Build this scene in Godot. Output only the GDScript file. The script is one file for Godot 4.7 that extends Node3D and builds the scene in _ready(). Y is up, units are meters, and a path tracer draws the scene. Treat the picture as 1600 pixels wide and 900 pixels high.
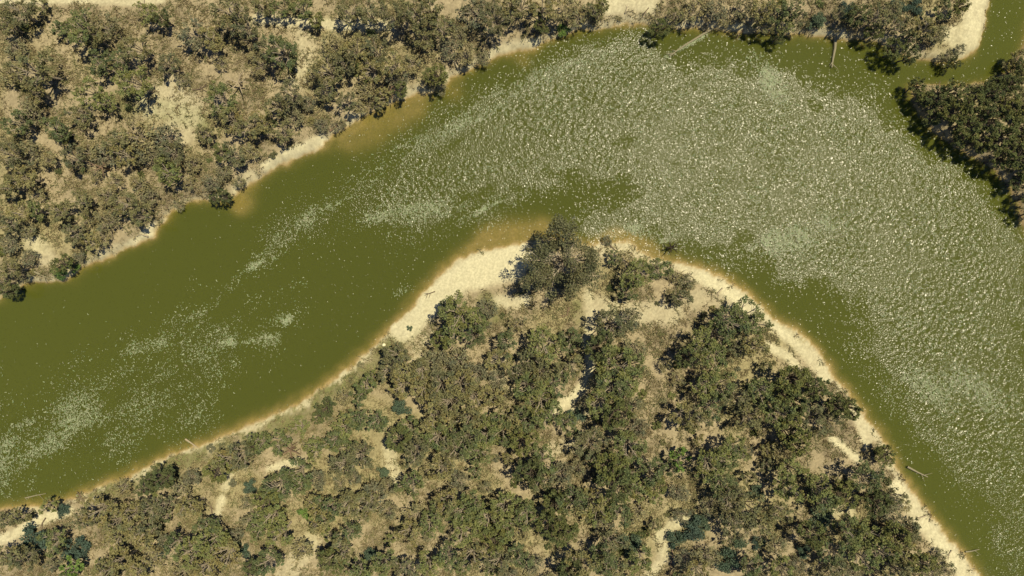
extends Node3D
# A river bend between dry gum woodland, looked down on from a survey aircraft.
# 1 photograph pixel is 0.2 m on the water (y = 0); x runs east, z runs south.

const SCALE := 0.2
const EYE := 215.0

var rng := RandomNumberGenerator.new()
var broad := FastNoiseLite.new()
var mid := FastNoiseLite.new()
var fine := FastNoiseLite.new()
var taken := {}

# ---------------------------------------------------------------- the plan, in photograph pixels
var NORTH := PackedVector2Array([Vector2(-900, 640), Vector2(-300, 540), Vector2(-60, 486), Vector2(0, 468), Vector2(14, 452), Vector2(42, 442), Vector2(78, 440), Vector2(108, 437),
	Vector2(130, 417), Vector2(165, 405), Vector2(200, 388), Vector2(236, 372), Vector2(250, 352), Vector2(268, 332), Vector2(288, 316), Vector2(320, 312), Vector2(350, 313),
	Vector2(368, 303), Vector2(400, 282), Vector2(430, 264), Vector2(464, 247), Vector2(500, 231), Vector2(516, 214), Vector2(545, 196), Vector2(580, 176), Vector2(620, 156),
	Vector2(650, 149), Vector2(688, 140), Vector2(702, 124), Vector2(732, 108), Vector2(770, 90), Vector2(800, 82), Vector2(840, 73), Vector2(868, 58), Vector2(900, 47),
	Vector2(940, 44), Vector2(980, 37), Vector2(1010, 38), Vector2(1042, 43), Vector2(1100, 45), Vector2(1132, 48), Vector2(1180, 51), Vector2(1240, 53), Vector2(1280, 57),
	Vector2(1310, 61), Vector2(1356, 61), Vector2(1386, 70), Vector2(1412, 88), Vector2(1442, 92), Vector2(1470, 97), Vector2(1500, 95), Vector2(1522, 84), Vector2(1531, 66),
	Vector2(1538, 36), Vector2(1546, 0), Vector2(1562, -120), Vector2(1600, -700), Vector2(1600, -1400), Vector2(-2200, -1400), Vector2(-2200, 700)])
var POINT := PackedVector2Array([Vector2(-2200, 1200), Vector2(-900, 1000), Vector2(-260, 850), Vector2(-60, 806), Vector2(0, 798), Vector2(40, 794), Vector2(75, 790), Vector2(112, 780),
	Vector2(150, 764), Vector2(200, 744), Vector2(240, 724), Vector2(272, 709), Vector2(310, 697), Vector2(350, 682), Vector2(390, 663), Vector2(430, 648), Vector2(470, 628),
	Vector2(510, 602), Vector2(545, 575), Vector2(580, 545), Vector2(610, 515), Vector2(640, 484), Vector2(662, 457), Vector2(690, 426), Vector2(718, 404), Vector2(750, 392),
	Vector2(790, 384), Vector2(822, 378), Vector2(870, 374), Vector2(925, 384), Vector2(955, 378), Vector2(985, 377), Vector2(1000, 394), Vector2(1030, 407), Vector2(1062, 412),
	Vector2(1092, 419), Vector2(1130, 435), Vector2(1162, 454), Vector2(1190, 481), Vector2(1216, 505), Vector2(1250, 521), Vector2(1276, 546), Vector2(1300, 586), Vector2(1330, 621),
	Vector2(1352, 651), Vector2(1376, 681), Vector2(1391, 706), Vector2(1402, 736), Vector2(1430, 775), Vector2(1461, 815), Vector2(1490, 850), Vector2(1520, 885), Vector2(1534, 904),
	Vector2(1600, 1020), Vector2(1760, 1500), Vector2(1800, 2400), Vector2(-2200, 2400)])
var EAST := PackedVector2Array([Vector2(1690, -1400), Vector2(1680, -700), Vector2(1630, -60), Vector2(1608, 36), Vector2(1602, 66), Vector2(1584, 108), Vector2(1540, 130), Vector2(1480, 135), Vector2(1440, 132),
	Vector2(1422, 136), Vector2(1426, 156), Vector2(1440, 184), Vector2(1470, 212), Vector2(1506, 236), Vector2(1546, 258), Vector2(1576, 286), Vector2(1592, 320), Vector2(1604, 362),
	Vector2(1660, 500), Vector2(1790, 760), Vector2(1950, 1300), Vector2(2000, 2400), Vector2(3400, 2400), Vector2(3400, -1400)])

# ruffled water: two wind patches
var RUFFLED := PackedVector2Array([Vector2(375, 428), Vector2(440, 368), Vector2(520, 308), Vector2(600, 248), Vector2(640, 210), Vector2(740, 158), Vector2(830, 108), Vector2(900, 74), Vector2(1000, 58), Vector2(1050, 84), Vector2(1100, 76), Vector2(1200, 80),
	Vector2(1275, 105), Vector2(1330, 145), Vector2(1400, 190), Vector2(1440, 226), Vector2(1530, 282), Vector2(1560, 350), Vector2(1590, 400), Vector2(1640, 560), Vector2(1640, 960), Vector2(1560, 905), Vector2(1530, 810), Vector2(1490, 740),
	Vector2(1440, 650), Vector2(1370, 590), Vector2(1325, 540), Vector2(1312, 480), Vector2(1250, 436), Vector2(1130, 396), Vector2(1050, 368), Vector2(960, 366), Vector2(925, 336), Vector2(1010, 300), Vector2(940, 266),
	Vector2(830, 268), Vector2(780, 312), Vector2(720, 348), Vector2(640, 362), Vector2(560, 352), Vector2(480, 368), Vector2(420, 408)])
var RUFFLED_WEST := PackedVector2Array([Vector2(-80, 620), Vector2(40, 606), Vector2(150, 588), Vector2(210, 545), Vector2(300, 512), Vector2(380, 500), Vector2(440, 488), Vector2(455, 505), Vector2(430, 546), Vector2(350, 566),
	Vector2(322, 600), Vector2(318, 648), Vector2(230, 690), Vector2(150, 742), Vector2(40, 770), Vector2(-80, 790)])

# shallows over sand: x, y, radius in pixels
var SHELVES := [[388, 318, 30], [372, 330, 22], [545, 228, 40], [585, 215, 42], [620, 190, 40], [655, 175, 34], [800, 362, 55], [760, 372, 38], [850, 352, 32], [715, 150, 26], [820, 100, 20], [1010, 385, 34], [960, 366, 22]]

# pale bare ground: tracks and scalds as strokes (pixel points, half width in pixels, strength)
var TRACKS := [
	[[-40, 4, 60, 6, 130, 5, 210, 8, 260, 4], 7, 0.8],
	[[408, 36, 470, 40, 540, 46, 612, 46], 8, 0.75],
	[[470, 44, 486, 80, 476, 112, 470, 130], 14, 0.45],
	[[250, 165, 275, 150, 300, 180, 290, 205], 26, 0.5],
	[[860, 640, 895, 620, 915, 596, 922, 566], 8, 1.0],
	[[918, 460, 922, 500, 914, 540, 920, 566], 7, 0.7],
	[[930, 480, 990, 488, 1050, 490], 16, 0.55],
	[[920, 640, 900, 640, 880, 640], 9, 0.6],
	[[346, 806, 350, 776], 6, 0.95],
	[[356, 758, 364, 742], 7, 0.6],
	[[425, 730, 450, 722, 472, 719], 6, 0.95],
	[[-20, 850, 20, 836, 62, 812, 108, 797], 8, 1.0],
	[[1196, 540, 1230, 556, 1262, 596], 7, 0.95],
	[[1296, 684, 1318, 700, 1336, 716], 6, 0.9],
	[[950, 14, 985, 8, 1014, 12], 14, 0.8],
	[[1505, 86, 1512, 40, 1530, -30], 18, 1.0],
	[[1480, 60, 1496, 70], 16, 0.8],
	[[60, 380, 75, 392, 80, 402], 14, 0.6],
	[[205, 386, 225, 375, 244, 358], 8, 1.0],
	[[420, 262, 470, 236, 505, 222], 9, 0.9],
	[[770, 84, 840, 66], 6, 0.8],
	[[1030, 835, 1052, 815, 1068, 805], 10, 0.7],
	[[1010, 900, 1032, 870, 1034, 850], 8, 0.6],
	[[610, 690, 612, 720, 620, 745], 10, 0.6],
	[[470, 870, 490, 842], 14, 0.5],
	[[450, 895, 470, 870], 14, 0.4],
	[[785, 560, 770, 580, 790, 610], 10, 0.5],
	[[1280, 790, 1320, 795], 12, 0.5],
	[[690, 520, 660, 535, 650, 560], 10, 0.4],
	[[860, 700, 900, 690], 10, 0.4],
	[[1400, 760, 1440, 815, 1480, 862, 1512, 905], 12, 0.9],
	[[1340, 650, 1352, 690], 8, 0.9],
	[[1205, 508, 1240, 534, 1290, 590], 8, 0.9],
	[[1070, 422, 1130, 450, 1180, 492], 10, 1.0],
	[[630, 512, 680, 462, 735, 424, 790, 408, 815, 400], 21, 1.15],
	[[740, 435, 800, 420], 17, 1.1],
	[[780, 470, 806, 474, 822, 470], 9, 0.7],
	[[1140, 470, 1100, 462, 1080, 470], 14, 0.4],
]
# short green grass on the bank
var GREENS := [[[390, 678, 450, 653, 520, 614, 575, 574, 620, 534, 642, 512], 14], [[150, 775, 250, 732, 300, 714, 350, 696], 12], [[590, 560, 612, 540], 13], [[760, 470, 775, 490], 14], [[900, 480, 910, 510], 10], [[1140, 400, 1150, 410], 5], [[200, 160, 320, 190], 16]]

# painted sun glints crowd along these lines
var GLINT_STROKES := [[[300, 500, 370, 440, 440, 375], 9, 0.22], [[300, 440, 420, 470, 470, 440], 12, 0.05], [[400, 420, 470, 350, 540, 305, 640, 232, 740, 182, 830, 125, 960, 75], 13, 1.0], [[720, 345, 780, 312], 5, 1.0], [[1180, 385, 1290, 355], 22, 0.9], [[1420, 600, 1560, 615], 30, 0.9], [[436, 500, 448, 496], 9, 1.6], [[615, 458, 640, 450], 8, 1.2],
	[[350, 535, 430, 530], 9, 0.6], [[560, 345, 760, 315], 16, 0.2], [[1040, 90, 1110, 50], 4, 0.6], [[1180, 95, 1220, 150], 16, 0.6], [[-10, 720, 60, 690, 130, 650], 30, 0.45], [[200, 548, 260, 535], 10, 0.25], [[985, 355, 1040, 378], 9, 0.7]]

# crowns: x, y, radius in pixels
var OLIVE := [25,15,30, 10,38,22, 58,4,18, 150,60,22, 55,105,38, 60,148,20, 215,75,28, 262,100,22, 120,178,26, 330,60,26, 360,15,34, 386,45,26, 362,190,24, 320,207,18, 182,216,24, 390,200,26,
	410,10,22, 545,15,28, 580,20,26, 615,30,28, 645,25,32, 668,10,26, 692,40,26, 775,30,30, 796,8,22, 415,76,24, 556,75,28, 590,80,26, 510,112,30, 541,100,26, 580,106,28, 612,100,26, 661,60,24,
	600,150,18, 545,156,20, 508,141,24, 452,150,28, 430,166,24, 408,192,22, 440,206,22, 590,165,14, 815,10,26, 850,15,26, 930,15,20, 1055,24,20, 1190,18,26, 1195,42,18, 1250,30,18, 1375,25,24, 1405,40,22, 1442,42,26,
	10,240,28, 36,276,26, 15,292,24, 115,246,24, 192,246,24, 270,240,24, 195,320,28, 215,336,24, 125,316,24, 90,330,24, 30,332,22, 10,348,22, 110,366,24, 141,376,18, 20,420,22, 0,442,20, 366,240,24,
	1066,464,20, 1062,650,24, 1090,656,24, 1150,620,26, 1170,652,26, 1180,540,24, 1150,542,18, 962,505,32, 830,556,24, 890,576,26, 850,580,24, 810,580,20, 620,556,24, 636,576,26, 610,580,22, 626,597,24, 656,580,24, 690,600,28, 660,612,26, 720,600,28, 740,622,26,
	700,630,30, 680,652,26, 730,652,26, 766,620,22, 780,560,24, 796,655,24, 30,806,18, 8,812,16, 356,720,24, 380,710,24, 150,800,26, 176,816,26, 130,812,22, 205,800,26, 230,800,24, 255,790,24, 212,840,28, 180,842,24, 232,826,22, 300,790,22,
	40,872,24, 14,872,26, 165,890,24, 190,876,24, 215,892,24, 350,872,28, 320,892,26, 566,715,26, 536,726,28, 570,792,28, 540,790,26, 490,790,24, 500,815,26, 530,860,26, 630,892,26, 650,700,28, 706,700,28, 690,731,24, 640,832,24, 700,780,24, 740,872,24, 780,882,26,
	845,746,24, 925,690,30, 920,780,26, 956,850,26, 905,880,28, 960,887,26, 1092,890,22, 1150,820,28, 1140,782,28, 1172,790,26, 1190,822,24, 1270,656,26, 1300,660,20, 1220,802,22, 1395,776,20, 1420,830,22, 1415,862,26, 1310,892,24, 1400,892,26, 1590,150,26, 1580,122,22, 1592,92,20, 1597,226,24]
var GREEN := [120,38,34, 95,42,18, 230,18,22, 186,90,22, 156,100,24, 210,128,34, 140,146,26, 166,160,22, 30,196,24, 90,202,26, 340,156,32, 440,14,20, 475,10,22, 440,80,34, 1210,20,22, 1236,14,22, 1225,40,20, 1425,60,20, 1476,14,18,
	264,270,26, 60,330,18, 1000,424,28, 1030,420,24, 960,404,15, 984,440,20, 980,456,18, 1140,500,30, 1166,490,30, 1120,522,26, 1092,540,28, 1116,556,26, 1186,512,24, 1102,600,26, 1131,600,26, 1116,636,26, 1186,610,26, 850,536,32, 890,530,24, 960,566,34, 986,570,26, 960,601,32, 986,601,22, 940,626,26,
	826,600,26, 840,626,30, 870,602,24, 860,650,26, 821,656,26, 886,660,20, 718,490,34, 700,480,20, 706,516,26, 746,500,24, 740,526,20, 790,536,22, 570,600,18, 560,615,16, 582,590,13, 560,652,24, 586,656,24, 540,666,24, 466,666,20, 641,667,18, 770,656,20,
	76,790,15, 80,846,24, 276,850,24, 301,860,28, 330,846,28, 325,820,22, 405,690,22, 440,690,22, 490,700,22, 521,686,22, 545,700,22, 460,740,26, 430,760,30, 470,756,22, 510,791,24, 420,811,28, 441,830,24, 400,826,22, 420,880,26, 545,830,22, 560,890,26, 600,880,26,
	680,690,28, 730,686,28, 756,680,28, 745,711,26, 786,681,24, 640,756,24, 670,821,24, 690,801,24, 720,800,28, 741,790,26, 726,830,28, 760,811,28, 786,790,28, 790,831,24, 700,871,26, 670,881,24, 850,721,26, 986,700,30, 975,736,28, 986,761,26, 1020,736,26, 1050,732,16, 1106,720,30, 1136,720,28, 1126,756,28, 1150,700,24,
	895,781,28, 940,801,24, 970,801,26, 820,801,26, 1000,871,22, 940,871,28, 811,871,24, 1176,886,24, 1216,641,26, 1286,606,17, 1240,736,26, 1276,761,26, 1290,781,26, 1226,761,26, 1355,741,28, 1330,831,28, 1356,836,26, 1381,861,26, 1346,871,26, 1301,861,26, 1221,886,24]
var DARK := [256,28,16, 494,30,15, 680,116,22, 625,141,16, 846,42,15, 940,6,15, 1030,44,19, 1215,60,13, 1345,20,22, 1365,50,17, 1400,76,21, 1420,86,18, 1500,10,16, 1490,100,13,
	1420,136,20, 1540,128,20, 1566,130,22, 1588,118,20, 1600,104,18, 1436,150,22, 1456,150,24, 1448,184,22, 1480,141,26, 1511,156,28, 1476,180,26, 1501,191,28, 1536,146,26, 1541,181,28, 1566,166,28, 1521,221,26, 1492,216,22, 1551,216,30, 1581,201,28, 1552,248,24, 1581,246,28, 1584,284,22, 1600,270,24, 1606,308,24, 1604,334,20, 1625,160,28, 1628,210,28, 1630,255,28,
	255,256,18, 345,236,18, 100,411,17, 8,452,18, 350,306,15, 334,311,11, 940,540,28, 960,646,28, 1076,556,22, 690,531,18, 510,636,18, 499,650,15, 246,746,25, 225,760,20, 335,736,22, 396,701,16, 416,781,24, 396,892,20, 516,881,24, 625,691,24, 770,841,24, 820,691,26, 826,736,26, 956,726,26, 960,756,28, 1026,756,19, 870,791,24, 861,821,26, 881,831,24, 891,891,22,
	1240,591,26, 1270,606,20, 1226,611,24, 1246,631,24, 1310,636,21, 1330,641,19, 1240,671,26, 1250,691,24, 1321,771,24, 1386,714,19, 1366,786,24, 1266,831,22, 1401,836,24, 1441,881,24]
var GREY := [165,44,26, 20,76,22, 20,112,25, 40,176,28, 300,56,32, 345,96,15, 214,212,32, 260,216,30, 395,90,14, 285,125,13, 740,20,30, 405,101,20, 525,71,26, 641,96,22, 700,76,22, 730,86,22, 755,91,16, 620,121,20, 570,141,18, 490,121,18, 460,181,22, 480,160,16, 501,196,15, 530,196,13, 561,166,16, 690,138,14, 720,56,18, 880,20,28, 905,25,22, 1086,14,24, 1116,15,22, 1131,30,16, 1161,15,22, 1310,20,14, 1396,14,20, 1465,56,20, 1480,90,16, 1500,76,12,
	45,241,24, 75,251,20, 60,301,18, 140,236,22, 165,241,24, 215,241,24, 245,246,22, 180,281,18, 150,271,16, 220,286,20, 300,256,18, 391,236,18, 350,271,18, 330,286,18, 295,286,13, 230,306,20, 165,306,20, 170,346,20, 140,341,16, 40,361,18, 15,381,20, 160,371,16, 45,401,18, 121,401,13, 374,286,13, 280,321,11, 35,431,13, 980,410,22, 950,376,11, 1076,441,18, 1055,431,14, 810,506,16, 990,546,22, 986,501,22, 990,631,22, 1000,581,16, 1100,581,20, 1086,621,18, 1060,591,13, 1040,571,13, 1190,666,18,
	760,481,20, 680,561,24, 700,571,26, 720,561,24, 745,581,24, 775,591,18, 786,621,20, 540,621,17, 190,761,18, 280,761,22, 300,746,18, 240,871,22, 285,891,22, 366,836,16, 391,816,18, 386,786,13, 580,771,26, 471,861,22, 610,761,18, 650,801,24, 715,751,20, 881,741,22, 1000,801,20, 1060,771,18, 816,831,22, 830,881,20, 1071,876,22, 1106,871,22, 1225,701,24, 1391,801,22, 1410,791,16, 1216,851,20, 1480,891,15, 1469,866,12, 1281,886,16, 1260,588,16, 1575,101,15]
var TEAL := [1275,30,17, 1325,14,15, 1405,10,16, 1431,10,15, 900,651,15, 625,640,16, 95,797,13, 50,846,26, 115,861,22, 250,861,14, 376,861,15, 390,761,12, 575,866,14, 600,736,11, 1182,771,14, 986,851,18, 1084,828,20, 1098,818,16, 1056,843,15, 1156,851,13, 1186,849,12, 1140,876,20, 1285,811,20, 1256,862,12, 640,513,5]
var BRIGHT := [95,428,11, 116,418,10, 1065,720,19, 480,801,15, 105,891,20, 880,46,12]

var LANDMARKS := [["the dirt track along the woodland's north edge", 130, 6], ["the small bare clearing by the north track", 480, 70], ["the large bare clearing in the western woodland", 280, 180], ["the pale eroded bank below the western woodland", 225, 375],
	["the light green bushes at the water's edge", 105, 424], ["the pale undercut bank above the shallows", 465, 240], ["the dark log lying across the outer bank", 532, 196], ["the long pale log slanting into the river", 1080, 66], ["the bare sandy spur on the outer bank", 985, 14],
	["the log jutting from the outer bank", 1302, 78], ["the pale sand at the creek mouth", 1514, 50], ["the dark thicket east of the creek mouth", 1470, 150], ["the outer end of the eastern thicket", 1580, 240], ["the wide sand beach on the point", 750, 420],
	["the huge gum at the tip of the point", 880, 400], ["the black snag off the point", 1047, 386], ["the curved sandy track on the point", 900, 606], ["the two dark teal bushes in the clearing", 1080, 832], ["the bright green bush in the point woodland", 1065, 720],
	["the round teal bush behind the beach", 625, 640], ["the pale bare patch by the short track", 440, 722], ["the narrow pale gap beside the track", 350, 785], ["the vehicle track by the western shore", 60, 815], ["the sandy strip on the point's eastern shore", 1235, 560],
	["the forked log lying off the eastern shore", 1432, 738], ["the pale strip behind the eastern shore", 1318, 700], ["the sandy south end of the eastern shore", 1470, 850], ["the small log on the grassy western shore", 298, 691], ["the open bare gap in the southern woodland", 612, 715], ["the dusty hollow south of the short track", 480, 860]]
const ORDINAL := ["closest to", "second closest to", "third closest to", "fourth closest to", "fifth closest to", "sixth closest to", "seventh closest to", "eighth closest to", "ninth closest to", "tenth closest to", "eleventh closest to", "twelfth closest to", "thirteenth closest to", "fourteenth closest to", "fifteenth closest to", "sixteenth closest to", "seventeenth closest to", "eighteenth closest to"]

# ---------------------------------------------------------------- small helpers
func spot(px: float, py: float, y := 0.0) -> Vector3:      # where the sight line through a pixel meets the height y
	var k := SCALE * (EYE - y) / EYE
	return Vector3((px - 800.0) * k, y, (py - 450.0) * k)

func to_plan(p: Vector2) -> Vector2:
	return (p - Vector2(800, 450)) * SCALE

func numbered(called: String) -> String:
	var n: int = taken.get(called, 0)
	taken[called] = n + 1
	return called if n == 0 else "%s_%03d" % [called, n]

func tag(o: Node, label: String, category: String, group := "") -> void:
	o.set_meta("label", label)
	o.set_meta("category", category)
	if group != "":
		o.set_meta("group", group)

func piece(called: String, mesh: Mesh, m: Material, parent: Node) -> MeshInstance3D:
	var o := MeshInstance3D.new()
	o.name = numbered(called) if parent == self else called
	o.mesh = mesh
	o.material_override = m
	parent.add_child(o, true)
	return o

func matte(c: Color, rough := 0.95, colored := true) -> StandardMaterial3D:      # c is linear
	var m := StandardMaterial3D.new()
	m.albedo_color = c.linear_to_srgb()
	m.roughness = rough
	m.metallic_specular = 0.2
	m.vertex_color_use_as_albedo = colored
	return m

func lin(r: float, g: float, b: float) -> Color:
	return Color(r, g, b)

class Field:
	var x0: float
	var z0: float
	var step: float
	var nx: int
	var nz: int
	var v := PackedFloat32Array()
	func at(x: float, z: float) -> float:
		var fx := clampf((x - x0) / step, 0.0, nx - 1.001)
		var fz := clampf((z - z0) / step, 0.0, nz - 1.001)
		var i := int(fx)
		var j := int(fz)
		var u := fx - i
		var w := fz - j
		var k := j * nx + i
		return (v[k] * (1.0 - u) + v[k + 1] * u) * (1.0 - w) + (v[k + nx] * (1.0 - u) + v[k + nx + 1] * u) * w

func field_of(polys: Array) -> Field:      # signed distance in metres, positive inside
	var f := Field.new()
	f.x0 = -260.0
	f.z0 = -190.0
	f.step = 3.0
	f.nx = 174
	f.nz = 128
	f.v.resize(f.nx * f.nz)
	var shapes := []
	for p in polys:
		var q := PackedVector2Array()
		for a in p:
			q.append(to_plan(a))
		shapes.append(q)
	for j in f.nz:
		for i in f.nx:
			var p := Vector2(f.x0 + i * f.step, f.z0 + j * f.step)
			var best := 1e9
			var inside := false
			for q: PackedVector2Array in shapes:
				var n := q.size()
				for k in n:
					var c := Geometry2D.get_closest_point_to_segment(p, q[k], q[(k + 1) % n])
					best = minf(best, c.distance_squared_to(p))
				if not inside and Geometry2D.is_point_in_polygon(p, q):
					inside = true
			f.v[j * f.nx + i] = sqrt(best) * (1.0 if inside else -1.0)
	return f

var f_north: Field
var f_point: Field
var f_east: Field
var f_ruffled: Field
var f_west: Field
var strokes := []      # [bounding rect, plan points, half width, strength]
var greens := []

func stroke_of(a: Array) -> Array:
	var pts := PackedVector2Array()
	for k in range(0, a[0].size(), 2):
		pts.append(to_plan(Vector2(a[0][k], a[0][k + 1])))
	var r := Rect2(pts[0], Vector2.ZERO)
	for p in pts:
		r = r.expand(p)
	return [r.grow(a[1] * SCALE * 2.2), pts, a[1] * SCALE, a[2] if a.size() > 2 else 1.0]

func near_stroke(s: Array, p: Vector2) -> float:      # 1 on the stroke, 0 beyond it
	if not s[0].has_point(p):
		return 0.0
	var best := 1e9
	var q: PackedVector2Array = s[1]
	for k in q.size() - 1:
		best = minf(best, Geometry2D.get_closest_point_to_segment(p, q[k], q[k + 1]).distance_to(p))
	return 1.0 - smoothstep(s[2] * 0.55, s[2] * 1.55, best)

func shore(x: float, z: float) -> float:      # metres from the water's edge, positive on land
	var d := maxf(f_north.at(x, z), maxf(f_point.at(x, z), f_east.at(x, z)))
	return d + mid.get_noise_2d(x * 3.0, z * 3.0) * 0.9 + fine.get_noise_2d(x * 2.0, z * 2.0) * 0.45

func ground(x: float, z: float) -> float:
	var d := shore(x, z)
	var dn := maxf(f_north.at(x, z), f_east.at(x, z))
	var dp := f_point.at(x, z)
	var gentle := clampf((dp - dn) / 8.0 + 0.5, 0.0, 1.0)      # the inside of the bend shelves gently, the outside is a cut bank
	if d > 0.0:
		var cut := 3.0 * (1.0 - exp(-d * 0.42))
		var beach := 2.6 * (1.0 - exp(-d * 0.075))
		return lerpf(cut, beach, gentle) + broad.get_noise_2d(x, z) * 0.35 * smoothstep(1.0, 10.0, d) + fine.get_noise_2d(x * 1.7, z * 1.7) * 0.14 * smoothstep(0.3, 4.0, d)
	var deep := -d * lerpf(0.6, 0.28, gentle) + maxf(0.0, -d - 3.0) * lerpf(0.3, 0.34, gentle)
	deep = 4.2 * (1.0 - exp(-deep / 4.2))
	var keep := 1.0
	var p := Vector2(x, z)
	for s in SHELVES:
		var e: float = p.distance_squared_to(to_plan(Vector2(s[0], s[1]))) / (s[2] * s[2] * SCALE * SCALE)
		if e < 6.0:
			keep *= 1.0 - 0.76 * exp(-e * 1.0)
	return -maxf(deep * keep, minf(deep, 0.28)) + fine.get_noise_2d(x * 1.3, z * 1.3) * 0.08

func bareness(p: Vector2) -> float:
	var t := 0.0
	for s in strokes:
		t = maxf(t, near_stroke(s, p) * s[3])
	return t

func ruffle(x: float, z: float) -> float:      # how strongly the wind ruffles the water here
	var n := broad.get_noise_2d(x * 1.2 + 300.0, z * 1.2)
	var m := mid.get_noise_2d(x * 0.9, z * 0.9 + 90.0)
	var a := smoothstep(-9.0, 13.0, f_ruffled.at(x, z) + n * 6.0 + m * 5.0)
	var b := smoothstep(-8.0, 14.0, f_west.at(x, z) + n * 9.0 + m * 9.0)
	var st := streaks(x, z)
	return maxf(a, b * 0.8) * clampf(0.85 + n * 0.4 + m * 0.25 + st * 0.45, 0.5, 1.1)

func lane(x: float, z: float, way: float) -> float:
	var along := x * cos(way) + z * sin(way)
	var across := z * cos(way) - x * sin(way)
	return mid.get_noise_2d(along * 0.5 + 700.0, across * 1.6) + 0.5 * fine.get_noise_2d(along * 0.6, across * 1.3 + 50.0)

func streaks(x: float, z: float) -> float:      # wind lanes drawn out along the current, which follows the bend
	var t := smoothstep(10.0, 110.0, x + z * 0.5)
	return (lane(x, z, -0.55) * (1.0 - t) + lane(x, z, 0.95) * t) / sqrt(t * t + (1.0 - t) * (1.0 - t))

# ---------------------------------------------------------------- setting
func grain_texture(freq: float, low: int, seed_: int) -> ImageTexture:
	var n := FastNoiseLite.new()
	n.seed = seed_
	n.frequency = freq
	n.fractal_octaves = 5
	n.fractal_gain = 0.62
	var im := n.get_seamless_image(512, 512)
	var raw := im.get_data()
	var out_ := PackedByteArray()
	out_.resize(raw.size() * 3)
	for k in raw.size():
		var v := int(low + (255 - low) * raw[k] / 255.0)
		out_[k * 3] = v
		out_[k * 3 + 1] = v
		out_[k * 3 + 2] = v
	var im2 := Image.create_from_data(512, 512, false, Image.FORMAT_RGB8, out_)
	im2.generate_mipmaps()
	return ImageTexture.create_from_image(im2)

func spaced(inner: float, step: float, outer: float) -> PackedFloat32Array:
	var a := PackedFloat32Array()
	var s := step * 2.0
	var x := inner
	var far := []
	while x < outer:
		x += s
		s *= 1.45
		far.append(x)
	far.reverse()
	for v in far:
		a.append(-v)
	var n := int(round(2.0 * inner / step))
	for k in n + 1:
		a.append(-inner + k * 2.0 * inner / n)
	far.reverse()
	for v in far:
		a.append(v)
	return a

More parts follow.
